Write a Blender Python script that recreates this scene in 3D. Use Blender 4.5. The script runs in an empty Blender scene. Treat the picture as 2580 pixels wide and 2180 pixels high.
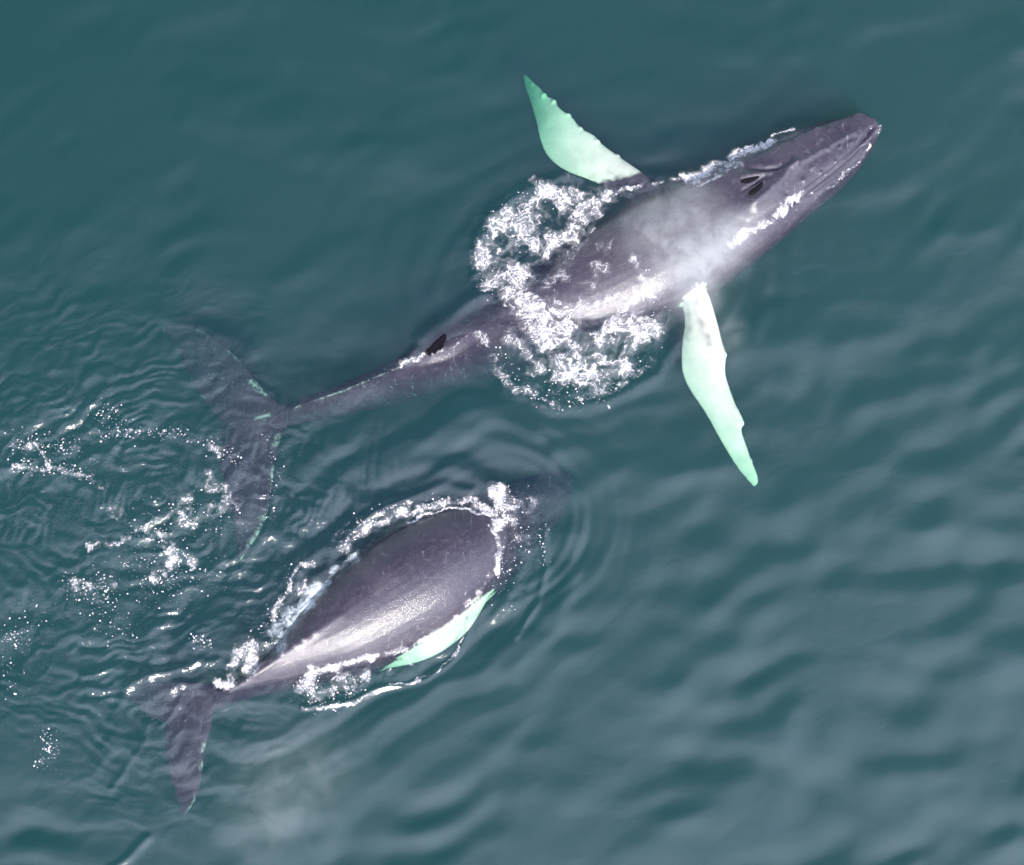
import bpy, bmesh, math, random
import numpy as np
from mathutils import Vector, Matrix
from mathutils.bvhtree import BVHTree
from mathutils.kdtree import KDTree

random.seed(7)
rng = np.random.default_rng(7)
scene = bpy.context.scene
R = math.radians

# ------------------------------------------------------------------ camera
TILT, DIST = R(18), 40.0
cam_d = bpy.data.cameras.new('camera')
cam = bpy.data.objects.new('camera', cam_d)
scene.collection.objects.link(cam)
cam.location = (0, -DIST * math.sin(TILT), DIST * math.cos(TILT))
cam.rotation_euler = (TILT, 0, 0)
cam_d.sensor_fit = 'HORIZONTAL'
cam_d.angle = 2 * math.atan(10.44 / DIST)
cam_d.clip_end = 20000
scene.camera = cam

# ------------------------------------------------------------------ sky, sun, exposure
SUN = Vector((0.17, -0.70, 0.69)).normalized()
world = bpy.data.worlds.new('World')
scene.world = world
world.use_nodes = True
wn, wl = world.node_tree.nodes, world.node_tree.links
wn.clear()
w_out = wn.new('ShaderNodeOutputWorld')
w_bg = wn.new('ShaderNodeBackground')
w_bg.inputs['Strength'].default_value = 0.1
sky = wn.new('ShaderNodeTexSky')
sky.sky_type = 'NISHITA'
sky.sun_disc = False
sky.sun_elevation = math.asin(SUN.z)
sky.sun_rotation = math.atan2(SUN.x, SUN.y)
# thin bright cloud drifting over the blue
w_tc = wn.new('ShaderNodeTexCoord')
w_n = wn.new('ShaderNodeTexNoise')
w_n.inputs['Scale'].default_value = 3.0
w_n.inputs['Detail'].default_value = 4
w_n.inputs['Roughness'].default_value = 0.5
wl.new(w_tc.outputs['Generated'], w_n.inputs['Vector'])
# bank of haze lit by the sun: bright on the sun's side, blue sky opposite
w_dot = wn.new('ShaderNodeVectorMath')
w_dot.operation = 'DOT_PRODUCT'
w_dot.inputs[1].default_value = (0.45, -1.0, 0.0)
wl.new(w_tc.outputs['Generated'], w_dot.inputs[0])
w_ma = wn.new('ShaderNodeMath')
w_ma.operation = 'MULTIPLY_ADD'
w_ma.inputs[1].default_value = 1.15
wl.new(w_n.outputs['Fac'], w_ma.inputs[0])
wl.new(w_dot.outputs['Value'], w_ma.inputs[2])
w_r = wn.new('ShaderNodeMapRange')
w_r.inputs['From Min'].default_value = -0.15
w_r.inputs['From Max'].default_value = 1.15
w_r.interpolation_type = 'SMOOTHSTEP'
wl.new(w_ma.outputs[0], w_r.inputs['Value'])
w_mix = wn.new('ShaderNodeMix')
w_mix.data_type = 'RGBA'
wl.new(w_r.outputs['Result'], w_mix.inputs['Factor'])
wl.new(sky.outputs['Color'], w_mix.inputs['A'])
w_mix.inputs['B'].default_value = (12.5, 14.5, 18.5, 1)
wl.new(w_mix.outputs['Result'], w_bg.inputs['Color'])
wl.new(w_bg.outputs['Background'], w_out.inputs['Surface'])

sun_d = bpy.data.lights.new('sun', 'SUN')
sun_d.energy = 4.2
sun_d.angle = R(0.5)
sun_d.color = (1.0, 0.94, 0.86)
sun = bpy.data.objects.new('sun', sun_d)
sun.rotation_euler = SUN.to_track_quat('Z', 'Y').to_euler()
sun.location = SUN * 60
scene.collection.objects.link(sun)

scene.view_settings.view_transform = 'Standard'
scene.view_settings.look = 'None'
scene.view_settings.gamma = 1.0
scene.view_settings.use_curve_mapping = False
scene.view_settings.exposure = 0.55
cy = scene.cycles
cy.use_denoising = True
cy.max_bounces = 10
cy.diffuse_bounces = 3
cy.glossy_bounces = 3
cy.transmission_bounces = 4
cy.transparent_max_bounces = 16
cy.volume_bounces = 2
cy.volume_step_rate = 1.0
cy.volume_max_steps = 64
cy.sample_clamp_indirect = 6
cy.caustics_reflective = False

# ------------------------------------------------------------------ projection helpers (1 unit of the sheet = 1 cm at sea level)
CT, ST = math.cos(TILT), math.sin(TILT)
CAM = np.array([0, -DIST * ST, DIST * CT])

def P(px, py, z=0.0):
    """world point at height z seen at sheet position px, py"""
    a, b = (px - 1044) / 100 / DIST, (882 - py) / 100 / DIST
    d = np.array([a, ST + b * CT, -CT + b * ST])
    t = (z - CAM[2]) / d[2]
    return CAM + d * t

def proj(x, y, z):
    dx, dy, dz = x - CAM[0], y - CAM[1], z - CAM[2]
    dep = dy * ST - dz * CT
    u = dx / dep * DIST * 100
    v = (dy * CT + dz * ST) / dep * DIST * 100
    return 1044 + u, 882 - v

# ------------------------------------------------------------------ noise
def _hash(ix, iy, s):
    h = (ix.astype(np.int64) * 374761393 + iy.astype(np.int64) * 668265263 + s * 974711 + 12345) & 0x7fffffff
    h = ((h ^ (h >> 13)) * 1274126177) & 0x7fffffff
    h = ((h ^ (h >> 16)) * 461845907) & 0x7fffffff
    return ((h ^ (h >> 15)) & 0xffff) / 65535.0

def perlin(x, y, s=0):
    x, y = np.asarray(x, float), np.asarray(y, float)
    ix, iy = np.floor(x), np.floor(y)
    fx, fy = x - ix, y - iy
    u, v = fx**3 * (fx * (fx * 6 - 15) + 10), fy**3 * (fy * (fy * 6 - 15) + 10)
    def g(ox, oy):
        a = _hash(ix + ox, iy + oy, s) * 2 * np.pi
        return np.cos(a) * (fx - ox) + np.sin(a) * (fy - oy)
    n0 = g(0, 0) * (1 - u) + g(1, 0) * u
    n1 = g(0, 1) * (1 - u) + g(1, 1) * u
    return (n0 * (1 - v) + n1 * v) * 1.5

def fbm(x, y, s=0, o=4, gain=0.5):
    t, a, f = 0, 1, 1
    for k in range(o):
        t = t + a * perlin(x * f, y * f, s + k * 17)
        a *= gain
        f *= 2.03
    return t

def sstep(a, b, x):
    t = np.clip((x - a) / (b - a), 0, 1)
    return t * t * (3 - 2 * t)

def dist_poly(px, py, pts):
    """distance from points to a polyline"""
    best = np.full(np.shape(px), 1e9)
    if len(pts) == 1:
        return np.hypot(px - pts[0][0], py - pts[0][1])
    for (x0, y0), (x1, y1) in zip(pts[:-1], pts[1:]):
        dx, dy = x1 - x0, y1 - y0
        t = np.clip(((px - x0) * dx + (py - y0) * dy) / (dx * dx + dy * dy + 1e-9), 0, 1)
        best = np.minimum(best, np.hypot(px - x0 - t * dx, py - y0 - t * dy))
    return best

def smooth_line(pts, n=12):
    """Catmull-Rom through rows of numbers"""
    p = np.array(pts, float)
    p = np.vstack([2 * p[0] - p[1], p, 2 * p[-1] - p[-2]])
    out = []
    for i in range(1, len(p) - 2):
        for t in np.linspace(0, 1, n, endpoint=False):
            a, b, c, d = p[i - 1], p[i], p[i + 1], p[i + 2]
            out.append(0.5 * (2 * b + (c - a) * t + (2 * a - 5 * b + 4 * c - d) * t * t + (3 * b - a - 3 * c + d) * t**3))
    out.append(p[-2])
    return np.array(out)

# ------------------------------------------------------------------ mesh helpers
def mesh_np(name, V, F, smooth=True):
    me = bpy.data.meshes.new(name)
    V, F = np.asarray(V, np.float32), np.asarray(F, np.int32)
    me.vertices.add(len(V))
    me.vertices.foreach_set('co', V.ravel())
    n = F.shape[1]
    me.loops.add(F.size)
    me.loops.foreach_set('vertex_index', F.ravel())
    me.polygons.add(len(F))
    me.polygons.foreach_set('loop_start', np.arange(0, F.size, n, dtype=np.int32))
    me.update(calc_edges=True)
    me.validate()
    if smooth:
        me.polygons.foreach_set('use_smooth', np.ones(len(me.polygons), bool))
    return me

def attr(me, name, vals):
    a = me.attributes.new(name, 'FLOAT', 'POINT')
    a.data.foreach_set('value', np.asarray(vals, np.float32))

def link(name, me, mat=None, parent=None):
    o = bpy.data.objects.new(name, me)
    scene.collection.objects.link(o)
    if mat:
        me.materials.append(mat)
    if parent:
        o.parent = parent
        o.matrix_parent_inverse = parent.matrix_world.inverted()
    return o

def tag(o, label=None, cat=None, group=None, kind=None):
    for k, v in (('label', label), ('category', cat), ('group', group), ('kind', kind)):
        if v:
            o[k] = v
    return o

class N:
    """tiny node-tree helper"""
    def __init__(s, name):
        s.m = bpy.data.materials.new(name)
        s.m.use_nodes = True
        s.t = s.m.node_tree
        s.t.nodes.clear()
        s.out = s.t.nodes.new('ShaderNodeOutputMaterial')
    def n(s, kind, **kw):
        nd = s.t.nodes.new('ShaderNode' + kind)
        ins = kw.pop('ins', {})
        for k, v in kw.items():
            setattr(nd, k, v)
        for k, v in ins.items():
            s.put(nd, k, v)
        return nd
    def put(s, nd, k, v):
        sock = nd.inputs[k]
        if hasattr(v, 'is_linked'):
            s.t.links.new(v, sock)
        else:
            sock.default_value = v
    def math(s, op, a, b=0.0, c=None, clamp=False):
        nd = s.n('Math', operation=op, use_clamp=clamp, ins={0: a, 1: b})
        if c is not None:
            s.put(nd, 2, c)
        return nd.outputs[0]
    def mix(s, f, a, b):
        return s.n('Mix', data_type='RGBA', ins={'Factor': f, 'A': a, 'B': b}).outputs['Result']
    def range(s, v, a, b, c=0.0, d=1.0):
        return s.n('MapRange', interpolation_type='SMOOTHSTEP', ins={'Value': v, 'From Min': a, 'From Max': b, 'To Min': c, 'To Max': d}).outputs['Result']
    def noise(s, vec, scale, detail=3, rough=0.5, dist=0.0):
        return s.n('TexNoise', ins={'Vector': vec, 'Scale': scale, 'Detail': detail, 'Roughness': rough, 'Distortion': dist}).outputs['Fac']
    def attr(s, name):
        return s.n('Attribute', attribute_name=name).outputs['Fac']

# ------------------------------------------------------------------ wave strokes (raised water) : points, width, height
RIDGES = [
    # bow ring in front and beside the lower whale
    ([(1112, 1075), (1113, 1130), (1106, 1190), (1085, 1250), (1050, 1300)], 7, 0.055),
    ([(958, 1262), (950, 1300), (928, 1338), (885, 1375), (840, 1392), (780, 1400), (700, 1436), (620, 1446)], 6, 0.05),
    ([(1068, 1090), (1062, 1150), (1040, 1210), (1010, 1260)], 12, 0.04),
    ([(1160, 1090), (1165, 1150), (1150, 1220), (1110, 1300), (1050, 1370)], 22, 0.05),
    ([(1000, 985), (930, 955), (850, 955), (780, 975), (730, 1010)], 24, 0.10),
    ([(1120, 930), (1030, 905), (940, 890), (850, 895), (760, 930), (690, 985), (650, 1060)], 30, 0.085),
    ([(1090, 880), (960, 845), (830, 855), (720, 890), (640, 960), (600, 1060), (590, 1180)], 36, 0.06),
    ([(960, 998), (900, 995), (850, 1010), (790, 1035), (740, 1070), (700, 1100), (668, 1140)], 10, 0.05),
    ([(700, 1060), (660, 1110), (625, 1150), (590, 1185), (560, 1235)], 13, 0.04),
    # fin wake by the upper whale
    ([(860, 690), (900, 655), (945, 625), (985, 600)], 14, 0.06),
    ([(845, 715), (830, 738)], 10, 0.03),
    # water heaped round the upper whale's back
    ([(968, 560), (975, 500), (1010, 440), (1060, 395), (1120, 365), (1180, 360)], 11, 0.06),
    ([(1030, 785), (1080, 818), (1140, 830), (1210, 825), (1290, 795), (1350, 745), (1385, 690)], 14, 0.05),
    ([(1040, 700), (1060, 770), (1130, 800), (1220, 795)], 18, 0.03),
    # smeared water over the flukes
    ([(260, 1400), (320, 1375), (390, 1360), (440, 1345)], 8, 0.05),
    ([(330, 1480), (350, 1450), (372, 1415)], 4, 0.05),
    ([(245, 1440), (265, 1400), (270, 1370)], 10, 0.04),
    ([(300, 1430), (350, 1400), (400, 1395)], 9, 0.04),
    ([(230, 1610), (260, 1560), (290, 1520), (300, 1480)], 8, 0.03),
    ([(225, 1770), (262, 1748), (300, 1710)], 9, 0.045),
    ([(430, 1450), (520, 1432), (600, 1440)], 10, 0.02),
    ([(520, 720), (470, 690), (400, 660), (330, 640)], 14, 0.025),
    ([(560, 1010), (548, 1070), (520, 1120)], 8, 0.03),
]

def seg_capsule(px, py, a, b, r):
    return dist_poly(px, py, [a, b]) - r

def water_height(x, y):
    px, py = proj(x, y, 0 * x)
    inside = sstep(17, 12, np.abs(x)) * sstep(17, 12, np.abs(y))
    h = np.zeros_like(x)
    # wind sea: crests lie along the lower-left / upper-right diagonal
    lr = np.random.default_rng(11)
    env = 0.52 + 0.62 * sstep(-0.5, 0.6, (x * 0.55 - y) / 9 + 0.5 * fbm(x * 0.16, y * 0.16, 5, 2))
    patch = 0.70 + 1.25 * fbm(x * 0.28 + 4, y * 0.4, 31, 3)
    wx = x + 0.35 * fbm(x * 0.3, y * 0.3, 71, 2)
    wy = y + 0.35 * fbm(x * 0.3, y * 0.3, 72, 2)
    for k in range(46):
        lam = 0.7 * (3.8 / 0.7) ** lr.random()
        th = R(112) + lr.normal() * 0.40
        kk = 2 * np.pi / lam
        amp = 0.0092 * lam ** 1.0 / 3.0
        h += amp * np.sin(kk * (np.cos(th) * wx + np.sin(th) * wy) + lr.random() * 6.28)
    h *= 0.85 * env * np.clip(patch, 0.12, 2)
    # wake slap on the left, short and choppy
    turb = np.exp(-(seg_capsule(px, py, (120, 960), (480, 1080), 0) / 260) ** 2) * 0.8
    turb = np.maximum(turb, 0.55 * np.exp(-(seg_capsule(px, py, (60, 1250), (330, 1420), 0) / 220) ** 2))
    turb = np.maximum(turb, 0.5 * np.exp(-(dist_poly(px, py, [(380, 760), (250, 860)]) / 130) ** 2))
    cx, cyy = P(330, 1010)[:2]
    rr = np.hypot(x - cx, y - cyy)
    th = np.arctan2(y - cyy, x - cx)
    swx = x + 0.5 * fbm(x * 0.7, y * 0.7, 91, 3)
    swy = y + 0.5 * fbm(x * 0.7, y * 0.7, 92, 3)
    rw = rr + 0.55 * fbm(x * 0.55, y * 0.55, 93, 3)
    h += turb * (0.034 * np.sin(rw * 2 * np.pi / 0.42) * (0.4 + fbm(x * 0.8, y * 0.8, 41, 2))
                 + 0.062 * fbm(swx * 1.3, swy * 1.8, 42, 3)
                 + 0.019 * np.sin(rw * 2 * np.pi / 0.19 + 3 * perlin(x, y, 7)) * np.clip(0.3 + fbm(x * 1.1, y * 1.1, 43, 2), 0, 1))
    # rings spreading from the lower whale
    d = seg_capsule(px, py, (520, 1370), (1030, 1060), 125) / 100
    ring = np.exp(-np.clip(d, 0, 9) / 1.3) * sstep(-0.2, 0.4, d)
    dw = d + 0.22 * fbm(x * 0.5, y * 0.5, 12, 2)
    h += (0.044 - 0.026 * sstep(1000, 1120, px)) * ring * np.sin(dw * 2 * np.pi / 0.85 + 0.6)
    h += 0.010 * np.exp(-np.clip(d, 0, 9) / 0.7) * sstep(-0.2, 0.3, d) * np.sin(dw * 2 * np.pi / 0.3)
    # rings round the upper whale's flukes and back
    d2 = seg_capsule(px, py, (1100, 610), (1300, 560), 190) / 100
    h += 0.012 * np.exp(-np.clip(d2, 0, 9) / 0.9) * sstep(-0.1, 0.3, d2) * np.sin((d2 + 0.2 * fbm(x * .6, y * .6, 14, 2)) * 2 * np.pi / 0.6)
    # churned water
    ch = np.exp(-(dist_poly(px, py, [(1040, 510), (1090, 640), (1190, 710), (1300, 660)]) / 75) ** 2)
    ch = np.maximum(ch, 0.7 * np.exp(-(dist_poly(px, py, [(650, 1400), (760, 1365)]) / 30) ** 2))
    ch = np.maximum(ch, 0.8 * np.exp(-(dist_poly(px, py, [(700, 1110), (780, 1062), (880, 1025)]) / 20) ** 2))
    ch = np.maximum(ch, 0.8 * np.exp(-(dist_poly(px, py, [(500, 1340), (570, 1260), (610, 1180)]) / 26) ** 2))
    h += 0.05 * ch * fbm(x * 2.2, y * 2.2, 51, 4, 0.6)
    fz = np.exp(-(dist_poly(px, py, [(1070, 1010), (1075, 1120), (1040, 1220)]) / 40) ** 2) * 0.7
    fz = np.maximum(fz, np.exp(-(dist_poly(px, py, [(820, 1370), (900, 1330), (960, 1240)]) / 30) ** 2) * 0.6)
    fz = np.maximum(fz, np.exp(-(dist_poly(px, py, [(600, 1400), (700, 1400)]) / 34) ** 2) * 0.8)
    fz = np.maximum(fz, np.exp(-(dist_poly(px, py, [(1060, 790), (1180, 800), (1330, 730)]) / 30) ** 2) * 0.7)
    fz = np.maximum(fz, np.exp(-(dist_poly(px, py, [(1180, 395), (1280, 385), (1340, 368)]) / 14) ** 2))
    ch = np.maximum(ch, fz * 0.9)
    h += 0.02 * fz * fbm(x * 3.5, y * 3.5, 55, 3, 0.6)
    for pts, w, a in RIDGES:
        pts = smooth_line(pts, 6)[:, :2]
        dd = dist_poly(px + 6 * perlin(x * 1.5, y * 1.5, 61), py + 6 * perlin(x * 1.5, y * 1.5, 62), pts)
        h += a * np.exp(-(dd / w) ** 2) * (0.75 + 0.4 * perlin(x * 0.9, y * 0.9, 63))
    return h * inside, np.clip(turb + 0.9 * ch, 0, 1)

# ------------------------------------------------------------------ water material: mirror skin over murky green volume
def water_material():
    m = N('sea_water')
    geo = m.n('NewGeometry')
    pos = geo.outputs['Position']
    turb = m.attr('turb')
    b1 = m.noise(pos, 3.5, 4, 0.55, 0.6)
    b2 = m.noise(pos, 16, 3, 0.6, 0.8)
    b = m.math('ADD', m.math('MULTIPLY', b1, 0.007), m.math('MULTIPLY', b2, m.math('MULTIPLY_ADD', turb, 0.018, 0.0005)))
    bump = m.n('Bump', ins={'Strength': 1.0, 'Distance': 1.0, 'Height': b})
    nrm = bump.outputs['Normal']
    dot = m.n('VectorMath', operation='DOT_PRODUCT', ins={0: nrm, 1: geo.outputs['Incoming']}).outputs['Value']
    c = m.math('SUBTRACT', 1.0, m.math('ABSOLUTE', dot), clamp=True)
    F0 = 0.07
    fr = m.math('MULTIPLY_ADD', m.math('POWER', c, 5.0), 1 - F0, F0, clamp=True)
    gl = m.n('BsdfGlossy', ins={'Color': (1, 1, 1, 1), 'Roughness': m.math('MULTIPLY_ADD', turb, -0.15, 0.21), 'Normal': nrm})
    tr = m.n('BsdfTransparent')
    mix = m.n('MixShader', ins={0: fr, 1: tr.outputs[0], 2: gl.outputs[0]})
    m.t.links.new(mix.outputs[0], m.out.inputs['Surface'])
    sc = m.n('VolumeScatter', ins={'Color': (0.33, 0.50, 0.97, 1), 'Density': 0.13, 'Anisotropy': 0.0})
    ab = m.n('VolumeAbsorption', ins={'Color': (0.05, 0.74, 0.49, 1), 'Density': 1.0})
    add = m.n('AddShader', ins={0: sc.outputs[0], 1: ab.outputs[0]})
    m.t.links.new(add.outputs[0], m.out.inputs['Volume'])
    return m.m

def build_water():
    def axis(lo, hi, step):
        core = np.arange(lo, hi + 1e-6, step)
        g = step * 1.25 ** np.arange(1, 42)
        ext = np.cumsum(g)
        ext = ext[ext < 4000]
        return np.concatenate([core[0] - ext[::-1], core, core[-1] + ext])
    xs, ys = axis(-12.0, 12.0, 0.036), axis(-10.5, 12.0, 0.036)
    X, Y = np.meshgrid(xs, ys)
    H, T = water_height(X.ravel(), Y.ravel())
    nx, ny = len(xs), len(ys)
    top = np.column_stack([X.ravel(), Y.ravel(), H])
    idx = np.arange(nx * ny).reshape(ny, nx)
    F = np.column_stack([idx[:-1, :-1].ravel(), idx[:-1, 1:].ravel(), idx[1:, 1:].ravel(), idx[1:, :-1].ravel()])
    rim = np.concatenate([idx[0, :-1], idx[:-1, -1], idx[-1, :0:-1], idx[:0:-1, 0]])
    low = top[rim].copy()
    low[:, 2] = -40
    n0 = len(top)
    k = len(rim)
    lo = n0 + np.arange(k)
    nxt = np.roll(np.arange(k), -1)
    sides = np.column_stack([rim, lo, lo[nxt], rim[nxt]])
    ctr = n0 + k
    V = np.vstack([top, low, [[0, 0, -40]]])
    # the bottom as a fan of quads round its centre
    e = np.arange(0, k - 1, 2)
    fan = np.column_stack([lo[e], np.full(len(e), ctr), lo[(e + 2) % k], lo[e + 1]])
    me = mesh_np('water', V, np.vstack([F, sides, fan]))
    attr(me, 'turb', np.concatenate([T, np.zeros(k + 1)]))
    o = link('water', me, water_material())
    tag(o, kind='structure')
    return o

# ------------------------------------------------------------------ whales
def loft(stations, e_top=1.0, e_bot=1.0, n=12, ring=40, roll=0.0):
    """stations: px, py, z of the dorsal ridge, half width, height -> closed tube"""
    S = smooth_line(stations, n)
    pts = np.array([P(s[0], s[1], s[2]) for s in S])
    tan = np.gradient(pts, axis=0)
    tan /= np.linalg.norm(tan, axis=1)[:, None]
    V = []
    ang = np.linspace(0, 2 * np.pi, ring, endpoint=False)
    for i, s in enumerate(S):
        t = tan[i]
        lat = np.cross(t, [0, 0, 1.0])
        lat /= np.linalg.norm(lat)
        up = np.cross(lat, t)
        hw, hh = max(s[3], 0.02), max(s[4], 0.03) / 2
        cr, sr = math.cos(roll), math.sin(roll)
        lat2, up2 = lat * cr + up * sr, up * cr - lat * sr
        c = pts[i] - up2 * hh
        for a in ang:
            ca, sa = math.cos(a), math.sin(a)
            e = (s[5] if len(s) > 5 else e_top) if sa > 0 else e_bot
            V.append(c + lat2 * hw * math.copysign(abs(ca) ** e, ca) + up2 * hh * math.copysign(abs(sa) ** e, sa))
    k, r = len(S), ring
    F = []
    for i in range(k - 1):
        for j in range(r):
            F.append((i * r + j, i * r + (j + 1) % r, (i + 1) * r + (j + 1) % r, (i + 1) * r + j))
    V = np.array(V)
    c0, c1 = len(V), len(V) + 1
    V = np.vstack([V, V[:r].mean(0), V[(k - 1) * r:k * r].mean(0)])
    T = []
    for j in range(r):
        T.append((c0, (j + 1) % r, j))
        T.append((c1, (k - 1) * r + j, (k - 1) * r + (j + 1) % r))
    return V, [tuple(f) for f in F] + T

def blade(lead, trail, n=40, chord_n=10, thick=0.16, rough=0.0):
    """lead / trail: rows px, py, z root to tip -> thin wing with a rounded section"""
    L = resample(smooth_line(lead, 8), n)
    T = resample(smooth_line(trail, 8), n)
    V = []
    for i in range(n):
        a, b = P(*L[i]), P(*T[i])
        ch = np.linalg.norm(a - b)
        f = i / (n - 1)
        b = b + rough * (a - b) / max(ch, .01) * (perlin(i * 0.45, 3.3, 7) + 0.6 * perlin(i * 1.1, 8.3, 8))
        th = (thick * (1 - 0.75 * f) + 0.03) * min(1, ch / 0.15 + 0.3)
        us = (1 - np.cos(np.linspace(0, np.pi, chord_n))) / 2
        def pr(u):
            return th * 0.5 * (2.6 * math.sqrt(u) * (1 - u) ** 0.8 * 0.8 + 0.12)
        for u in us:
            V.append(a + (b - a) * u + np.array([0, 0, pr(u)]))
        for u in us[::-1]:
            V.append(a + (b - a) * u - np.array([0, 0, pr(u)]))
    r = 2 * chord_n
    F = []
    for i in range(n - 1):
        for j in range(r):
            F.append((i * r + j, i * r + (j + 1) % r, (i + 1) * r + (j + 1) % r, (i + 1) * r + j))
    F.append(tuple(range(r))[::-1])
    F.append(tuple((n - 1) * r + j for j in range(r)))
    return np.array(V), F

def sail(lead, trail, thick, n=20, m=10):
    """upright fin: thickness runs sideways to the plane the two edges span"""
    L, T = resample(smooth_line(lead, 8), n), resample(smooth_line(trail, 8), n)
    V = []
    for i in range(n):
        a, b = P(*L[i]), P(*T[i])
        d = b - a
        side = np.cross(d / np.linalg.norm(d), [0, 0, 1.0])
        th = thick * (1 - 0.55 * i / (n - 1))
        us = (1 - np.cos(np.linspace(0, np.pi, m))) / 2
        w = lambda u: th * 0.5 * (math.sin(math.pi * u) ** 0.6 + 0.25)
        V += [a + d * u + side * w(u) for u in us] + [a + d * u - side * w(u) for u in us[::-1]]
    r = 2 * m
    F = [(i * r + j, i * r + (j + 1) % r, (i + 1) * r + (j + 1) % r, (i + 1) * r + j) for i in range(n - 1) for j in range(r)]
    F += [tuple(range(r))[::-1], tuple((n - 1) * r + j for j in range(r))]
    return np.array(V), F

def knob(px, py, z, r):
    """tubercle on a leading edge"""
    bm = bmesh.new()
    bmesh.ops.create_icosphere(bm, subdivisions=2, radius=r)
    c = P(px, py, z)
    V = np.array([np.array(v.co) * 1.2 + c for v in bm.verts])
    F = [tuple(v.index for v in f.verts) for f in bm.faces]
    bm.free()
    return V, F

def resample(p, n):
    s = np.concatenate([[0], np.cumsum(np.linalg.norm(np.diff(p, axis=0), axis=1))])
    q = np.linspace(0, s[-1], n)
    return np.column_stack([np.interp(q, s, p[:, k]) for k in range(p.shape[1])])

def fuse(pieces, voxel=0.026, smooth=3):
    """join closed pieces into one continuous skin; returns mesh and, per vertex, the piece it came from"""
    bm = bmesh.new()
    src, lab = [], []
    for label, (V, F) in pieces:
        vs = [bm.verts.new(v) for v in V]
        for f in F:
            try:
                bm.faces.new([vs[i] for i in f])
            except ValueError:
                pass
        src.append(V)
        lab += [label] * len(V)
    bmesh.ops.recalc_face_normals(bm, faces=bm.faces)
    me = bpy.data.meshes.new('raw')
    bm.to_mesh(me)
    bm.free()
    o = bpy.data.objects.new('raw', me)
    scene.collection.objects.link(o)
    md = o.modifiers.new('r', 'REMESH')
    md.mode = 'VOXEL'
    md.voxel_size = voxel
    sm = o.modifiers.new('s', 'SMOOTH')
    sm.factor = 0.5
    sm.iterations = smooth
    dg = bpy.context.evaluated_depsgraph_get()
    out = bpy.data.meshes.new_from_object(o.evaluated_get(dg))
    bpy.data.objects.remove(o)
    src = np.vstack(src)
    kd = KDTree(len(src))
    for i, v in enumerate(src):
        kd.insert(v, i)
    kd.balance()
    labels = [lab[kd.find(v.co)[1]] for v in out.vertices]
    out.polygons.foreach_set('use_smooth', np.ones(len(out.polygons), bool))
    return out, np.array(labels)

def coords(me):
    V = np.empty(len(me.vertices) * 3, np.float32)
    me.vertices.foreach_get('co', V)
    Nn = np.empty(len(me.vertices) * 3, np.float32)
    me.vertices.foreach_get('normal', Nn)
    return V.reshape(-1, 3).astype(float), Nn.reshape(-1, 3).astype(float)

def sculpt(me, strokes, only=None):
    """raise (or sink) the upward skin along strokes: points, width, height"""
    V, Nn = coords(me)
    px, py = proj(V[:, 0], V[:, 1], V[:, 2])
    up = sstep(0.05, 0.4, Nn[:, 2])
    d = np.zeros(len(V))
    for pts, w, a in strokes:
        d += a * np.exp(-(dist_poly(px, py, pts) / w) ** 2)
    V += Nn * (d * up)[:, None]
    me.vertices.foreach_set('co', V.astype(np.float32).ravel())
    me.update()

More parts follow.
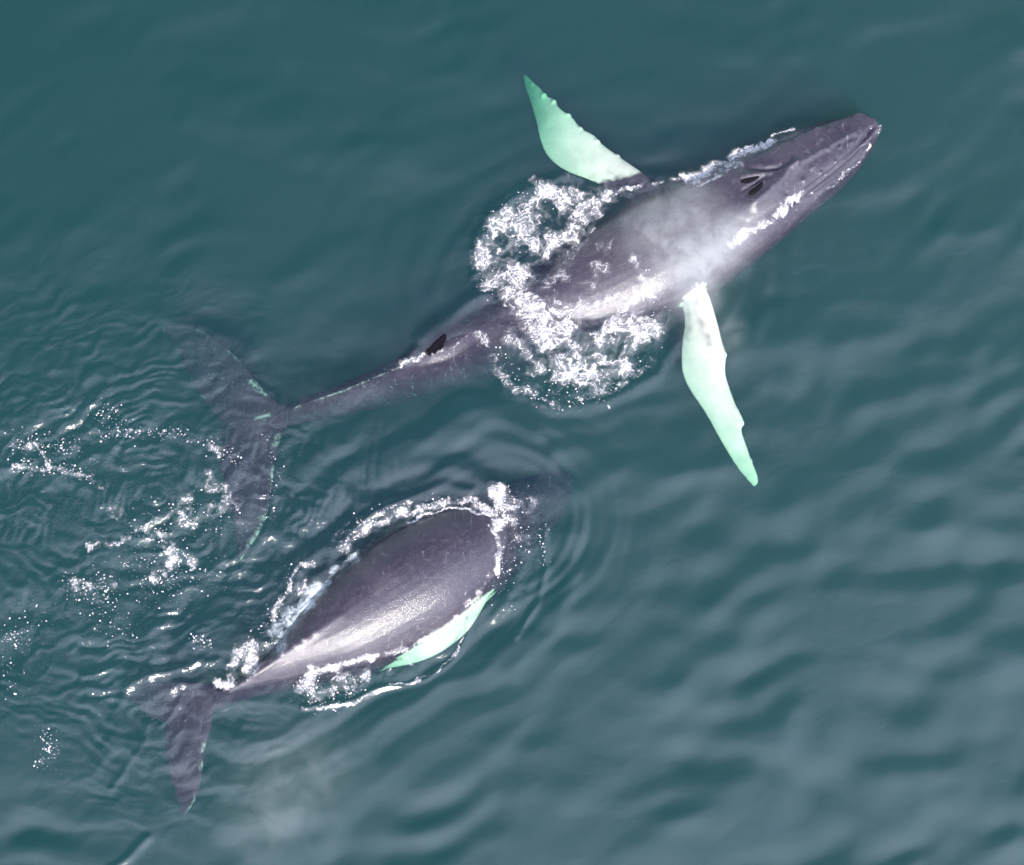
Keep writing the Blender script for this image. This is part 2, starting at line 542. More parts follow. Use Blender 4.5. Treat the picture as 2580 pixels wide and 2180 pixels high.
def skin_material():
    m = N('wet_whale_skin')
    pos = m.n('TexCoord').outputs['Object']
    white = m.attr('white')
    edge = m.attr('edge')
    fin_shade = m.attr('fin_shade')
    n1 = m.noise(pos, 0.9, 5, 0.6)
    n2 = m.noise(pos, 9, 5, 0.65)
    n3 = m.noise(pos, 38, 3, 0.65)
    dark = m.mix(m.range(n1, 0.35, 0.68), (0.028, 0.019, 0.034, 1), (0.056, 0.040, 0.056, 1))
    dark = m.mix(m.math('MULTIPLY', m.range(n2, 0.48, 0.78), 0.45), dark, (0.118, 0.090, 0.104, 1))
    # pale scratches: thin contours of stretched noise, broken up
    sc_fac = None
    for rot, sclx, scly in ((0.3, 2.4, 0.45), (1.3, 0.5, 2.0), (2.3, 1.6, 0.4)):
        mp = m.n('Mapping', ins={'Vector': pos, 'Rotation': (0, 0, rot), 'Scale': (sclx, scly, 0.3)})
        nz = m.noise(mp.outputs[0], 2.2, 2, 0.5, 0.3)
        line = m.range(m.math('ABSOLUTE', m.math('SUBTRACT', nz, 0.5)), 0.0, 0.0035, 1.0, 0.0)
        brk = m.range(m.noise(mp.outputs[0], 5.5, 2), 0.54, 0.62)
        f = m.math('MULTIPLY', line, brk)
        sc_fac = f if sc_fac is None else m.math('MAXIMUM', sc_fac, f)
    dark = m.mix(m.math('MULTIPLY', sc_fac, 0.60), dark, (0.34, 0.34, 0.36, 1))
    pale = m.mix(m.range(n2, 0.62, 0.75), (0.64, 0.61, 0.53, 1), (0.36, 0.36, 0.33, 1))
    fl = m.math('SUBTRACT', m.math('MULTIPLY', white, 1.0), m.math('MULTIPLY', m.range(m.noise(pos, 7, 3, 0.6), 0.72, 0.78), 0.55), clamp=True)
    pale = m.mix(m.range(n1, 0.35, 0.65), pale, (0.46, 0.46, 0.40, 1))
    col = m.mix(fl, dark, pale)
    ed = m.math('MULTIPLY', m.math('MULTIPLY', edge, 0.6), m.range(m.noise(pos, 9, 4, 0.7), 0.40, 0.66))
    col = m.mix(ed, col, (0.62, 0.68, 0.62, 1))
    col = m.mix(fin_shade, col, (0.008, 0.007, 0.010, 1))  # the fin's shaded look is put into its colour, near black
    bsum = m.math('ADD', m.math('MULTIPLY', n3, 0.0095), m.math('MULTIPLY', n2, 0.012))
    bump = m.n('Bump', ins={'Strength': 0.75, 'Distance': 1.0, 'Height': bsum})
    # skin loses its gloss where it is under water (nearly the same refractive index)
    z = m.n('SeparateXYZ', ins={0: m.n('NewGeometry').outputs['Position']}).outputs[2]
    dry = m.math('MULTIPLY', m.range(z, -0.07, 0.0), m.math('SUBTRACT', 1.0, fin_shade))
    p = m.n('BsdfPrincipled', ins={'Specular IOR Level': m.math('MULTIPLY', dry, 0.6), 'Base Color': col, 'Roughness': m.range(n2, 0.3, 0.7, 0.32, 0.50), 'IOR': 1.5,
                                   'Coat Weight': m.math('MULTIPLY', dry, 0.75), 'Coat Roughness': 0.11, 'Normal': bump.outputs[0],
                                   'Coat Normal': bump.outputs[0]})
    m.t.links.new(p.outputs[0], m.out.inputs['Surface'])
    return m.m

SKIN = skin_material()
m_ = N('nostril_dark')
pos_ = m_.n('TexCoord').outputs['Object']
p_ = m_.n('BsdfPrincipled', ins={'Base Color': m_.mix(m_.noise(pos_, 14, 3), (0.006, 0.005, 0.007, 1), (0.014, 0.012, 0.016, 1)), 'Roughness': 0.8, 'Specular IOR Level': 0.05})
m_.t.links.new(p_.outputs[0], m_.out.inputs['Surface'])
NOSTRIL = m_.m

def paint(me, labels, edges=()):
    V, _ = coords(me)
    px, py = proj(V[:, 0], V[:, 1], V[:, 2])
    white = (labels == 'flipper').astype(float)
    # soften the border over neighbouring vertices
    E = np.empty(len(me.edges) * 2, np.int32)
    me.edges.foreach_get('vertices', E)
    E = E.reshape(-1, 2)
    deg = np.bincount(E.ravel(), minlength=len(V)).clip(1)
    for _ in range(3):
        s = np.bincount(E[:, 0], white[E[:, 1]], len(V)) + np.bincount(E[:, 1], white[E[:, 0]], len(V))
        white = 0.5 * white + 0.5 * s / deg
    return V, px, py, white

def whale_a():
    body = loft([
        (1787, 244, -0.02, 0.16, 0.10, 1), (1773, 251, 0.04, 0.34, 0.40, 0.9), (1727, 275, 0.06, 0.64, 0.70, 0.85), (1667, 307, 0.10, 0.86, 1.0, 0.85),
        (1597, 341, 0.34, 0.98, 1.4, 0.9), (1536, 375, 0.56, 1.06, 1.7, 0.95), (1470, 412, 0.60, 1.12, 2.0, 0.95), (1370, 463, 0.60, 1.28, 2.3, 0.95),
        (1270, 515, 0.48, 1.30, 2.3, 0.95), (1180, 562, 0.24, 1.2, 2.1, 1), (1100, 603, 0.02, 1.02, 1.85, 1), (1000, 655, -0.06, 0.80, 1.6, 1.05),
        (900, 708, 0.03, 0.58, 1.3, 1.2), (800, 757, -0.09, 0.45, 1.05, 1.35), (700, 795, -0.13, 0.34, 0.8, 1.45), (620, 825, -0.18, 0.27, 0.55, 1.4),
        (560, 848, -0.25, 0.2, 0.34, 1.2), (505, 872, -0.34, 0.05, 0.10, 1)], 0.95, 1.0, 10, 44, R(-6))
    rostrum = loft([
        (1780, 242, 0.16, 0.05, 0.10), (1773, 246, 0.20, 0.34, 0.30), (1732, 266, 0.30, 0.43, 0.42), (1687, 290, 0.38, 0.55, 0.55),
        (1637, 317, 0.47, 0.63, 0.7), (1587, 345, 0.58, 0.71, 0.9), (1537, 375, 0.62, 0.75, 1.0), (1477, 406, 0.58, 0.73, 1.0),
        (1417, 438, 0.45, 0.53, 0.9)], 0.72, 1.0, 10, 40, R(-6))
    right = blade(
        [(1430, 575, -0.06), (1446, 605, -0.05), (1462, 655, -0.07), (1472, 695, -0.08), (1480, 722, -0.09), (1479, 760, -0.11), (1487, 790, -0.13),
         (1500, 825, -0.16), (1508, 840, -0.17), (1517, 862, -0.2), (1512, 878, -0.22), (1524, 915, -0.27), (1533, 940, -0.32), (1544, 968, -0.4), (1546, 985, -0.45)],
        [(1385, 600, -0.2), (1396, 650, -0.2), (1392, 690, -0.22), (1389, 730, -0.24), (1393, 765, -0.26), (1410, 800, -0.28), (1440, 845, -0.3),
         (1462, 885, -0.32), (1485, 925, -0.36), (1508, 960, -0.42), (1537, 993, -0.5)], 60, 12, 0.30)
    left = blade(
        [(1400, 430, -0.55), (1335, 372, -0.24), (1300, 346, -0.14), (1262, 320, -0.16), (1225, 292, -0.2), (1212, 277, -0.22), (1185, 262, -0.27), (1167, 240, -0.34),
         (1150, 228, -0.38), (1138, 217, -0.45), (1130, 203, -0.52), (1113, 195, -0.62), (1104, 182, -0.74), (1090, 170, -0.9), (1080, 160, -1.05), (1070, 151, -1.2)],
        [(1330, 450, -0.6), (1262, 398, -0.3), (1205, 368, -0.22), (1172, 356, -0.26), (1140, 340, -0.33), (1115, 316, -0.42), (1101, 285, -0.55), (1092, 245, -0.72),
         (1080, 205, -0.95), (1070, 175, -1.15), (1067, 155, -1.25)], 60, 12, 0.30)
    fl_left = blade(
        [(590, 835, -0.32), (548, 806, -0.36), (515, 765, -0.41), (480, 725, -0.49), (440, 692, -0.57), (395, 668, -0.73), (332, 664, -0.94)],
        [(520, 885, -0.32), (480, 874, -0.38), (440, 848, -0.46), (408, 806, -0.55), (385, 762, -0.65), (358, 715, -0.83), (328, 668, -0.97)], 60, 10, 0.16, 0.06)
    fl_right = blade(
        [(600, 852, -0.32), (576, 890, -0.32), (562, 930, -0.32), (557, 980, -0.31), (549, 1035, -0.30), (530, 1085, -0.32), (492, 1144, -0.38)],
        [(500, 860, -0.32), (468, 890, -0.36), (450, 935, -0.38), (455, 985, -0.38), (466, 1035, -0.38), (478, 1085, -0.38), (486, 1140, -0.41)], 60, 10, 0.16, 0.06)
    fin = sail([(895, 711, -0.06), (905, 699, 0.15), (912, 689, 0.32), (909, 681, 0.42)],
               [(862, 726, -0.10), (872, 714, 0.10), (886, 698, 0.25), (902, 682, 0.40)], 0.12)
    knobs = [('flipper', knob(*k)) for k in (
        (1475, 724, -0.10, .07), (1500, 838, -0.17, .06), (1510, 863, -0.21, .07), (1519, 915, -0.28, .05), (1529, 940, -0.33, .05), (1539, 969, -0.40, .045),
        (1258, 322, -0.17, .07), (1216, 292, -0.21, .08), (1182, 266, -0.29, .075), (1158, 238, -0.38, .07), (1129, 209, -0.50, .06), (1109, 196, -0.63, .065), (1086, 173, -0.92, .05), (1076, 161, -1.08, .04))]
    me, lab = fuse(knobs + [('body', body), ('body', rostrum), ('flipper', right), ('flipper', left), ('fluke', fl_left), ('fluke', fl_right), ('fin', fin)])
    tub = [([(1600, 336)], 4, .03), ([(1642, 306)], 4, .03), ([(1665, 292)], 4, .03), ([(1690, 306)], 4, .03), ([(1712, 300)], 3.5, .03),
           ([(1735, 262)], 4, .03), ([(1716, 253)], 4, .03), ([(1690, 262)], 4, .03), ([(1665, 262)], 4, .03), ([(1735, 290)], 4, .03),
           ([(1655, 343)], 4, .035), ([(1675, 352)], 4, .03), ([(1640, 368)], 5, .035), ([(1705, 330)], 4, .03), ([(1620, 285)], 4, .03), ([(1750, 275)], 4, .03)]
    sculpt(me, [
        ([(1620, 337), (1596, 362), (1568, 388), (1538, 412)], 12, 0.10), ([(1622, 337), (1585, 350), (1550, 354), (1512, 360)], 6, 0.05),
        ([(1612, 350), (1600, 372), (1602, 394)], 4, -0.025), ([(1614, 331), (1590, 343), (1560, 346), (1520, 338)], 6, -0.06),
        ([(1625, 335), (1680, 304), (1750, 265)], 6, 0.045),
        ([(1560, 358), (1540, 373), (1515, 388)], 3, -0.03), ([(1556, 372), (1535, 384)], 4, 0.03),
        ([(1642, 390), (1700, 347), (1748, 300), (1777, 262)], 3.5, -0.06), ([(1648, 398), (1706, 356), (1756, 306), (1786, 264)], 3, 0.03),
        ([(1617, 264), (1680, 243), (1735, 235)], 3, -0.04), ([(1617, 260), (1680, 236), (1735, 229)], 3, 0.02),
    ] + tub)
    V, px, py, white = paint(me, lab)
    # dark grey runs over the right flipper root; on the left, painted water and shadow
    rootR = np.exp(-(dist_poly(px + 5 * perlin(px * .1, py * .05, 3), py, [(1418, 590), (1424, 640), (1446, 700)]) / 9) ** 2)
    rootR = np.maximum(rootR, 0.8 * np.exp(-(dist_poly(px + 4 * perlin(px * .1, py * .05, 5), py, [(1402, 620), (1404, 655), (1402, 690)]) / 6) ** 2))
    rootL = np.exp(-(dist_poly(px, py + 5 * perlin(px * .06, py * .1, 4), [(1330, 385), (1280, 362), (1240, 355), (1205, 362)]) / 8) ** 2)
    # the left flipper turns dark where it leaves the flank
    side = (py - 352) - (px - 1312) * (376 - 352) / (1200 - 1312) + 5 * perlin(px * .08, py * .08, 9)
    white *= np.where((py < 460) & (px > 1150), 1 - sstep(-6, 5, side), 1)
    white *= 1 - np.clip((0.38 + 0.3 * perlin(px * .06, py * .06, 6)) * np.maximum(rootR, 0.6 * rootL), 0, 0.85)
    edge = 0 * px
    for pts, w in (([(512, 778), (540, 802)], 6), ([(404, 672), (424, 682)], 4), ([(470, 716), (486, 734)], 3), ([(572, 890), (562, 902)], 7), ([(556, 950), (554, 985)], 3),
                   ([(540, 1052), (524, 1090), (510, 1112)], 6), ([(500, 1132), (486, 1142)], 6), ([(500, 1080), (494, 1090)], 4), ([(330, 664), (327, 690)], 4), ([(425, 842), (432, 848)], 5),
                   ([(520, 854), (550, 846)], 3), ([(600, 832), (700, 797), (830, 742)], 1.4)):
        edge = np.maximum(edge, np.exp(-(dist_poly(px, py, pts) / w) ** 2))
    attr(me, 'white', white)
    attr(me, 'edge', edge)
    attr(me, 'fin_shade', (lab == 'fin').astype(float))  # whole fin darkened in colour to read as shaded
    o = link('humpback_whale', me, SKIN)
    tag(o, 'dark humpback whale with both long white flippers spread and its two blowholes open', 'whale', 'humpback whales at the surface')
    return o

def whale_b():
    body = loft([
        (1166, 966, -0.72, 0.08, 0.15, 1), (1148, 977, -0.64, 0.36, 0.55, 0.9), (1105, 1003, -0.46, 0.62, 1.0, 0.9), (1055, 1032, -0.24, 0.82, 1.5, 0.95),
        (1000, 1064, 0.06, 1.02, 2.0, 0.95), (940, 1098, 0.40, 1.14, 2.3, 0.95), (860, 1147, 0.60, 1.22, 2.45, 0.95), (770, 1204, 0.62, 1.17, 2.4, 1),
        (690, 1258, 0.54, 1.05, 2.2, 1.08), (620, 1305, 0.42, 0.78, 1.8, 1.25), (560, 1347, 0.27, 0.52, 1.4, 1.4), (510, 1381, 0.12, 0.33, 1.0, 1.5),
        (470, 1406, -0.04, 0.22, 0.6, 1.4), (440, 1424, -0.14, 0.16, 0.38, 1.2), (405, 1447, -0.24, 0.10, 0.2, 1), (375, 1468, -0.32, 0.05, 0.08, 1)], 0.95, 1.0, 10, 44, R(-4))
    fl_low = blade(
        [(490, 1400, -0.14), (455, 1424, -0.18), (436, 1450, -0.2), (430, 1485, -0.2), (418, 1530, -0.2), (412, 1580, -0.22), (402, 1625, -0.26), (374, 1668, -0.34)],
        [(395, 1425, -0.2), (362, 1452, -0.26), (338, 1482, -0.3), (336, 1520, -0.3), (343, 1565, -0.3), (352, 1610, -0.32), (370, 1664, -0.36)], 60, 10, 0.16, 0.06)
    fl_up = blade(
        [(480, 1415, -0.12), (440, 1398, -0.19), (395, 1390, -0.26), (345, 1388, -0.33), (300, 1392, -0.40), (252, 1408, -0.50)],
        [(410, 1450, -0.14), (372, 1452, -0.22), (338, 1472, -0.29), (318, 1470, -0.35), (288, 1450, -0.42), (254, 1416, -0.52)], 60, 10, 0.14, 0.06)
    flip = blade(
        [(1010, 1196, -0.44), (992, 1226, -0.28), (976, 1254, -0.27), (956, 1284, -0.27), (928, 1310, -0.28), (888, 1336, -0.34), (840, 1354, -0.42), (782, 1364, -0.54)],
        [(955, 1190, -0.29), (948, 1215, -0.13), (930, 1238, -0.11), (905, 1262, -0.11), (878, 1284, -0.13), (848, 1304, -0.16), (812, 1328, -0.29), (776, 1354, -0.51)], 44, 12, 0.22, 0.10)
    me, lab = fuse([('body', body), ('fluke', fl_low), ('fluke', fl_up), ('flipper', flip)])
    sculpt(me, [([(690, 1258), (620, 1305), (520, 1374)], 9, 0.025), ([(850, 1130), (760, 1190)], 16, 0.012), ([(640, 1290)], 5, .03), ([(618, 1302)], 5, .035), ([(600, 1314)], 5, .03), ([(575, 1334)], 5, .03)])
    V, px, py, white = paint(me, lab)
    edge = 0 * px
    for pts, w in (([(416, 1520), (412, 1530)], 5), ([(413, 1556), (410, 1566)], 4), ([(398, 1632), (378, 1664)], 3), ([(300, 1470), (312, 1476)], 4)):
        edge = np.maximum(edge, np.exp(-(dist_poly(px, py, pts) / w) ** 2))
    attr(me, 'white', white)
    attr(me, 'edge', edge)
    attr(me, 'fin_shade', (lab == 'fin').astype(float))
    o = link('humpback_whale', me, SKIN)
    tag(o, 'dark humpback whale with arched bare back above water, head and tail submerged', 'whale', 'humpback whales at the surface')
    return o

water = build_water()
A = whale_a()
B = whale_b()

def bvh(o):
    V, _ = coords(o.data)
    return BVHTree.FromPolygons([tuple(v) for v in V], [tuple(p.vertices) for p in o.data.polygons])
TREES = [bvh(A), bvh(B)]
DOWN = Vector((0, 0, -1))

def top_z(x, y, wz):
    z = np.array(wz, float)
    on = np.zeros(len(z))
    for i in range(len(z)):
        for t in TREES:
            hit = t.ray_cast(Vector((x[i], y[i], 5)), DOWN)
            if hit[0] is not None and hit[0].z > z[i]:
                z[i] = hit[0].z
                on[i] = 1
    return z, on

# nostrils: dark slits between raised lips
def nostril(px, py, length, width, turn):
    z = 0.6
    for _ in range(4):
        p = P(px, py, z)
        hit = TREES[0].ray_cast(Vector((p[0], p[1], 5)), DOWN)
        if hit[0] is not None:
            z = hit[0].z
    p = P(px, py, z)
    bm = bmesh.new()
    bmesh.ops.create_uvsphere(bm, u_segments=24, v_segments=12, radius=1)
    for v in bm.verts:
        t = v.co.x
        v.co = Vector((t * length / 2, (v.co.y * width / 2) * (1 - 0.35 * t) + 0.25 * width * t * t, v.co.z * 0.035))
    me = bpy.data.meshes.new('blowhole')
    bm.to_mesh(me)
    bm.free()
    me.polygons.foreach_set('use_smooth', np.ones(len(me.polygons), bool))
    o = link('blowhole', me, NOSTRIL)
    nrm = hit[1] if hit[1] else Vector((0, 0, 1))
    q = nrm.to_track_quat('Z', 'Y')
    loc = Vector(p) + Vector((0, 0, 0.0))
    o.matrix_world = Matrix.Translation(loc) @ Matrix.Rotation(turn, 4, 'Z')
    o.parent = A
    return o
nostril(1531, 367, 0.44, 0.12, R(18))
nostril(1544, 386, 0.42, 0.14, R(44))

# ------------------------------------------------------------------ foam
def foam_material(name, col, rough=0.6):
    m = N(name)
    pos = m.n('NewGeometry').outputs['Position']
    a = m.attr('alpha')
    n = m.noise(pos, 40, 3, 0.6)
    bump = m.n('Bump', ins={'Strength': 0.6, 'Distance': 0.02, 'Height': n})
    c = m.mix(m.range(n, 0.3, 0.7), tuple(0.88 * x for x in col) + (1,), tuple(col) + (1,))
    p = m.n('BsdfPrincipled', ins={'Base Color': c, 'Roughness': rough, 'Normal': bump.outputs[0]})
    tr = m.n('BsdfTransparent')
    mix = m.n('MixShader', ins={0: a, 1: tr.outputs[0], 2: p.outputs[0]})
    m.t.links.new(mix.outputs[0], m.out.inputs['Surface'])
    return m.m
FOAM = foam_material('white_foam', (0.74, 0.69, 0.71))
SPRAY = foam_material('thin_foam', (0.78, 0.84, 0.90))

def worley(x, y, s):
    """distance to the nearest and second nearest feature point"""
    ix, iy = np.floor(x), np.floor(y)
    d1, d2 = np.full(x.shape, 9.0), np.full(x.shape, 9.0)
    for ox in (-1, 0, 1):
        for oy in (-1, 0, 1):
            fx = ix + ox + _hash(ix + ox, iy + oy, s)
            fy = iy + oy + _hash(ix + ox, iy + oy, s + 77)
            d = np.hypot(x - fx, y - fy)
            d2 = np.minimum(d2, np.maximum(d1, d))
            d1 = np.minimum(d1, d)
    return d1, d2

def lace(x, y, s, f, D):
    """opacity of foam: walls round bubbles of clear water, thickening into clots where D is high"""
    x, y = x * f, y * f
    wx = x + 0.16 * fbm(x * 2.2, y * 2.2, s, 3) + 0.035 * fbm(x * 11, y * 11, s + 6, 2)
    wy = y + 0.16 * fbm(x * 2.2, y * 2.2, s + 1, 3) + 0.035 * fbm(x * 11, y * 11, s + 7, 2)
    clot = fbm(wx * 1.7, wy * 1.7, s + 5, 3)
    clot2 = fbm(wx * 5.5, wy * 5.5, s + 9, 2)
    T = D + 0.42 * clot + 0.20 * clot2
    a1, b1 = worley(wx * 4.2, wy * 4.2, s + 2)
    a2, b2 = worley(wx * 9.5, wy * 9.5, s + 3)
    a3, b3 = worley(wx * 21, wy * 21, s + 4)
    w1 = np.clip(T - 0.32, 0, 2) * 0.46
    w2 = np.clip(T - 0.50, 0, 2) * 0.60
    w3 = np.clip(T - 0.76, 0, 2) * 0.8
    al = 0.95 * sstep(w1 + 0.06, w1 * 0.3, b1 - a1) * sstep(0.26, 0.46, T)
    al = np.maximum(al, 0.85 * sstep(w2 + 0.12, w2 * 0.4, b2 - a2) * sstep(0.40, 0.52, T))
    al = np.maximum(al, 0.8 * sstep(w3 + 0.25, w3 * 0.3, b3 - a3) * sstep(0.62, 0.85, T))
    al = np.maximum(al, sstep(0.98, 1.35, T))
    milk = 0.36 * sstep(0.05, 0.95, T)
    return np.maximum(al, milk), T

def foam(name, label, strokes, seed, f=1.0, step=0.0145, soft=0.10, amax=0.97, lift=0.02, mat=None, fill=None):
    """strokes: points, width, density"""
    allp = np.array([p for s in strokes for p in s[0]], float)
    mw = max(s[1] for s in strokes) * 2.2
    x0, y1 = P(allp[:, 0].min() - mw, allp[:, 1].min() - mw)[:2]
    x1, y0 = P(allp[:, 0].max() + mw, allp[:, 1].max() + mw)[:2]
    xs, ys = np.arange(x0, x1, step), np.arange(y0 - 0.3, y1, step)
    X, Y = np.meshgrid(xs, ys)
    x, y = X.ravel(), Y.ravel()
    def dens(px, py):
        D = np.zeros(len(px))
        jx = px + 7 * perlin(px * 0.03, py * 0.03, seed) + 3 * perlin(px * .11, py * .11, seed + 8)
        jy = py + 7 * perlin(px * 0.03, py * 0.03, seed + 9) + 3 * perlin(px * .11, py * .11, seed + 10)
        for pts, w, a in strokes:
            D = np.maximum(D, a * np.exp(-(dist_poly(jx, jy, pts) / w) ** 2))
        return D
    px, py = proj(x, y, 0 * x)
    keep = np.flatnonzero(dens(px, py) > 0.03)
    # wider net where the whale stands above the water
    wz, _ = water_height(x[keep], y[keep])
    z, on = top_z(x[keep], y[keep], wz)
    px, py = proj(x[keep], y[keep], z)
    D = dens(px, py)
    v, T = lace(x[keep], y[keep], seed, f, D)
    if soft > 0.2:
        v = 0.45 * v + 0.55 * sstep(0.3, 1.15, T)
    al = v * amax * sstep(0.08, 0.25, D)
    full = np.zeros(len(x))
    full[keep] = al
    zz = np.zeros(len(x))
    zz[keep] = z + 0.006 + lift * al * np.clip(T, 0, 1.3)
    G = full.reshape(X.shape)
    q = (G[:-1, :-1] + G[:-1, 1:] + G[1:, 1:] + G[1:, :-1]) > 0.04
    ok = np.zeros(len(x), bool)
    ok[keep] = True
    ok = ok.reshape(X.shape)
    q &= ok[:-1, :-1] & ok[:-1, 1:] & ok[1:, 1:] & ok[1:, :-1]
    idx = np.arange(len(x)).reshape(X.shape)
    F = np.column_stack([idx[:-1, :-1][q], idx[:-1, 1:][q], idx[1:, 1:][q], idx[1:, :-1][q]])
    used = np.unique(F)
    remap = np.full(len(x), -1)
    remap[used] = np.arange(len(used))
    me = mesh_np(name, np.column_stack([x[used], y[used], zz[used]]), remap[F])
    attr(me, 'alpha', full[used])
    o = link(name, me, mat or FOAM)
    tag(o, label, 'foam', 'foam patches round the whales', 'stuff')
    return o

foam('sea_foam', 'lacy ring of white foam churned around the back of the upper whale', [
    ([(1100, 388), (1146, 394), (1180, 400)], 23, 0.55), ([(1103, 390), (1069, 430), (1020, 465), (996, 520), (995, 565)], 29, 0.53),
    ([(995, 565), (1038, 553), (1063, 578)], 29, 0.61), ([(1232, 400), (1192, 430), (1161, 473), (1131, 492), (1090, 504)], 26, 0.59),
    ([(1063, 590), (1078, 630), (1103, 670), (1146, 686)], 37, 0.70), ([(1045, 590), (1063, 640)], 23, 0.63),
    ([(1040, 690), (1075, 715), (1110, 735)], 20, 0.53), ([(1103, 747), (1146, 746), (1164, 766), (1207, 763), (1269, 750)], 29, 0.55),
    ([(1315, 600), (1302, 624), (1330, 652), (1300, 686), (1269, 729)], 34, 0.59), ([(1238, 670), (1290, 650)], 31, 0.57),
    ([(1060, 480), (1110, 440), (1150, 420)], 65, 0.37), ([(1120, 668), (1180, 700), (1260, 690)], 72, 0.41), ([(1130, 740), (1240, 730)], 65, 0.39),
    ([(1285, 640), (1290, 660)], 40, 0.38)], 101, 1.2)
foam('sea_foam', 'thin threads of foam trailing over the wet back of the upper whale', [
    ([(1190, 470), (1150, 540), (1130, 580)], 26, 0.34), ([(1240, 500), (1210, 570)], 30, 0.35), ([(1290, 530), (1320, 585), (1310, 600)], 14, 0.5),
    ([(1180, 620), (1260, 610)], 16, 0.45)], 211, 1.5, soft=0.08, amax=0.7, lift=0.004)
foam('sea_foam', 'frothy white streak along the left side of the upper whale head, with foam-drawn glints', [
    ([(1570, 290), (1534, 308), (1494, 328)], 10, 0.80), ([(1504, 320), (1455, 344), (1400, 364)], 14, 0.74), ([(1514, 330), (1484, 352), (1444, 374), (1424, 380)], 10, 0.66),
    ([(1425, 374), (1395, 358)], 10, 0.8), ([(1395, 362), (1330, 372), (1270, 388), (1225, 420)], 6, 0.5), ([(1618, 262), (1600, 268), (1575, 276)], 3, 0.6)], 131, 1.5)  # longest stroke: band of water sheen and glints drawn as foam
foam('sea_foam', 'frothy white streak along the right jaw of the upper whale', [
    ([(1636, 394), (1612, 412), (1597, 429)], 9, 0.62), ([(1597, 429), (1558, 457), (1550, 462)], 12, 0.76), ([(1550, 462), (1520, 478), (1490, 500)], 12, 0.50),
    ([(1796, 262), (1790, 272)], 4, 0.6), ([(1775, 300), (1750, 330), (1700, 380), (1650, 400)], 4, 0.36)], 141, 1.6)
foam('sea_foam', 'pale bubbles strewn along the outer ripple below the upper whale', [
    ([(1000, 730), (1035, 780), (1080, 806), (1125, 824)], 14, 0.36), ([(1180, 815), (1260, 790), (1330, 740)], 10, 0.34), ([(1243, 826), (1246, 832)], 4, 0.6),
    ([(985, 690), (1010, 740)], 16, 0.34)], 151, 2.2)
foam('sea_foam', 'small froth patch beside the dorsal fin of the upper whale', [
    ([(820, 744), (836, 734), (858, 726)], 8, 0.60), ([(900, 716), (940, 698), (980, 680)], 4, 0.40)], 161, 2.0)
foam('sea_foam', 'bright splash where the lower whale head meets the water', [
    ([(1022, 992), (1018, 1026), (1012, 1062)], 11, 0.86), ([(1012, 1062), (1020, 1072)], 13, 0.95), ([(1020, 1055), (1055, 1064)], 16, 0.55), ([(1010, 1000), (1036, 1030)], 22, 0.52),
    ([(1012, 1082), (1018, 1122), (1012, 1160)], 8, 0.72), ([(1000, 1172), (980, 1205)], 7, 0.40), ([(1070, 1030), (1060, 1090)], 30, 0.30)], 171, 1.6)
foam('sea_foam', 'narrow foam and painted-glint band along the upper edge of the lower whale back', [
    ([(1000, 1045), (985, 1034), (957, 1022), (912, 1025), (857, 1038)], 9, 0.66), ([(1000, 1052), (960, 1040), (920, 1036), (880, 1046), (830, 1068)], 3, 0.8),
    ([(857, 1036), (815, 1048), (783, 1061), (751, 1075), (719, 1102), (704, 1120)], 11, 0.50)], 181, 1.9)  # this stroke stands for pink sun glints, drawn as foam
foam('sea_foam', 'smoky thin foam sliding off the left flank of the lower whale', [
    ([(728, 1127), (687, 1161), (661, 1193), (632, 1224)], 11, 0.66), ([(650, 1200), (606, 1245), (574, 1277), (563, 1322)], 22, 0.66), ([(635, 1225), (600, 1262)], 12, 0.86)],
    191, 1.3, soft=0.42, amax=0.8, lift=0.012, mat=SPRAY)
foam('sea_foam', 'ring of fine bubbles left of the lower whale flank', [
    ([(640, 1150), (612, 1154), (593, 1180), (588, 1206)], 6, 0.5), ([(590, 1206), (562, 1238), (556, 1262)], 8, 0.52), ([(610, 1190), (620, 1200)], 18, 0.36)], 195, 2.2)
foam('sea_foam', 'white splash and froth at the tail stock of the lower whale', [
    ([(440, 1394), (456, 1400), (472, 1396)], 7, 0.98), ([(472, 1392), (478, 1362), (490, 1330), (514, 1312)], 16, 0.52), ([(510, 1316), (522, 1346), (500, 1372)], 18, 0.50),
    ([(495, 1345)], 28, 0.45)], 201, 2.0)
foam('sea_foam', 'foam line and froth along the lower edge of the lower whale', [
    ([(640, 1368), (671, 1364), (719, 1352), (762, 1340)], 8, 0.82), ([(640, 1372), (616, 1400), (640, 1420), (690, 1400), (740, 1370)], 16, 0.50), ([(655, 1400), (720, 1385)], 24, 0.44),
    ([(770, 1338), (830, 1325), (880, 1295), (930, 1258), (975, 1205)], 8, 0.38), ([(620, 1444), (671, 1441), (719, 1434), (775, 1413)], 4, 0.58),
    ([(793, 1397), (841, 1392), (880, 1376), (928, 1338), (947, 1302), (955, 1270)], 3, 0.56), ([(790, 1370), (830, 1350)], 12, 0.35)], 221, 2.0)
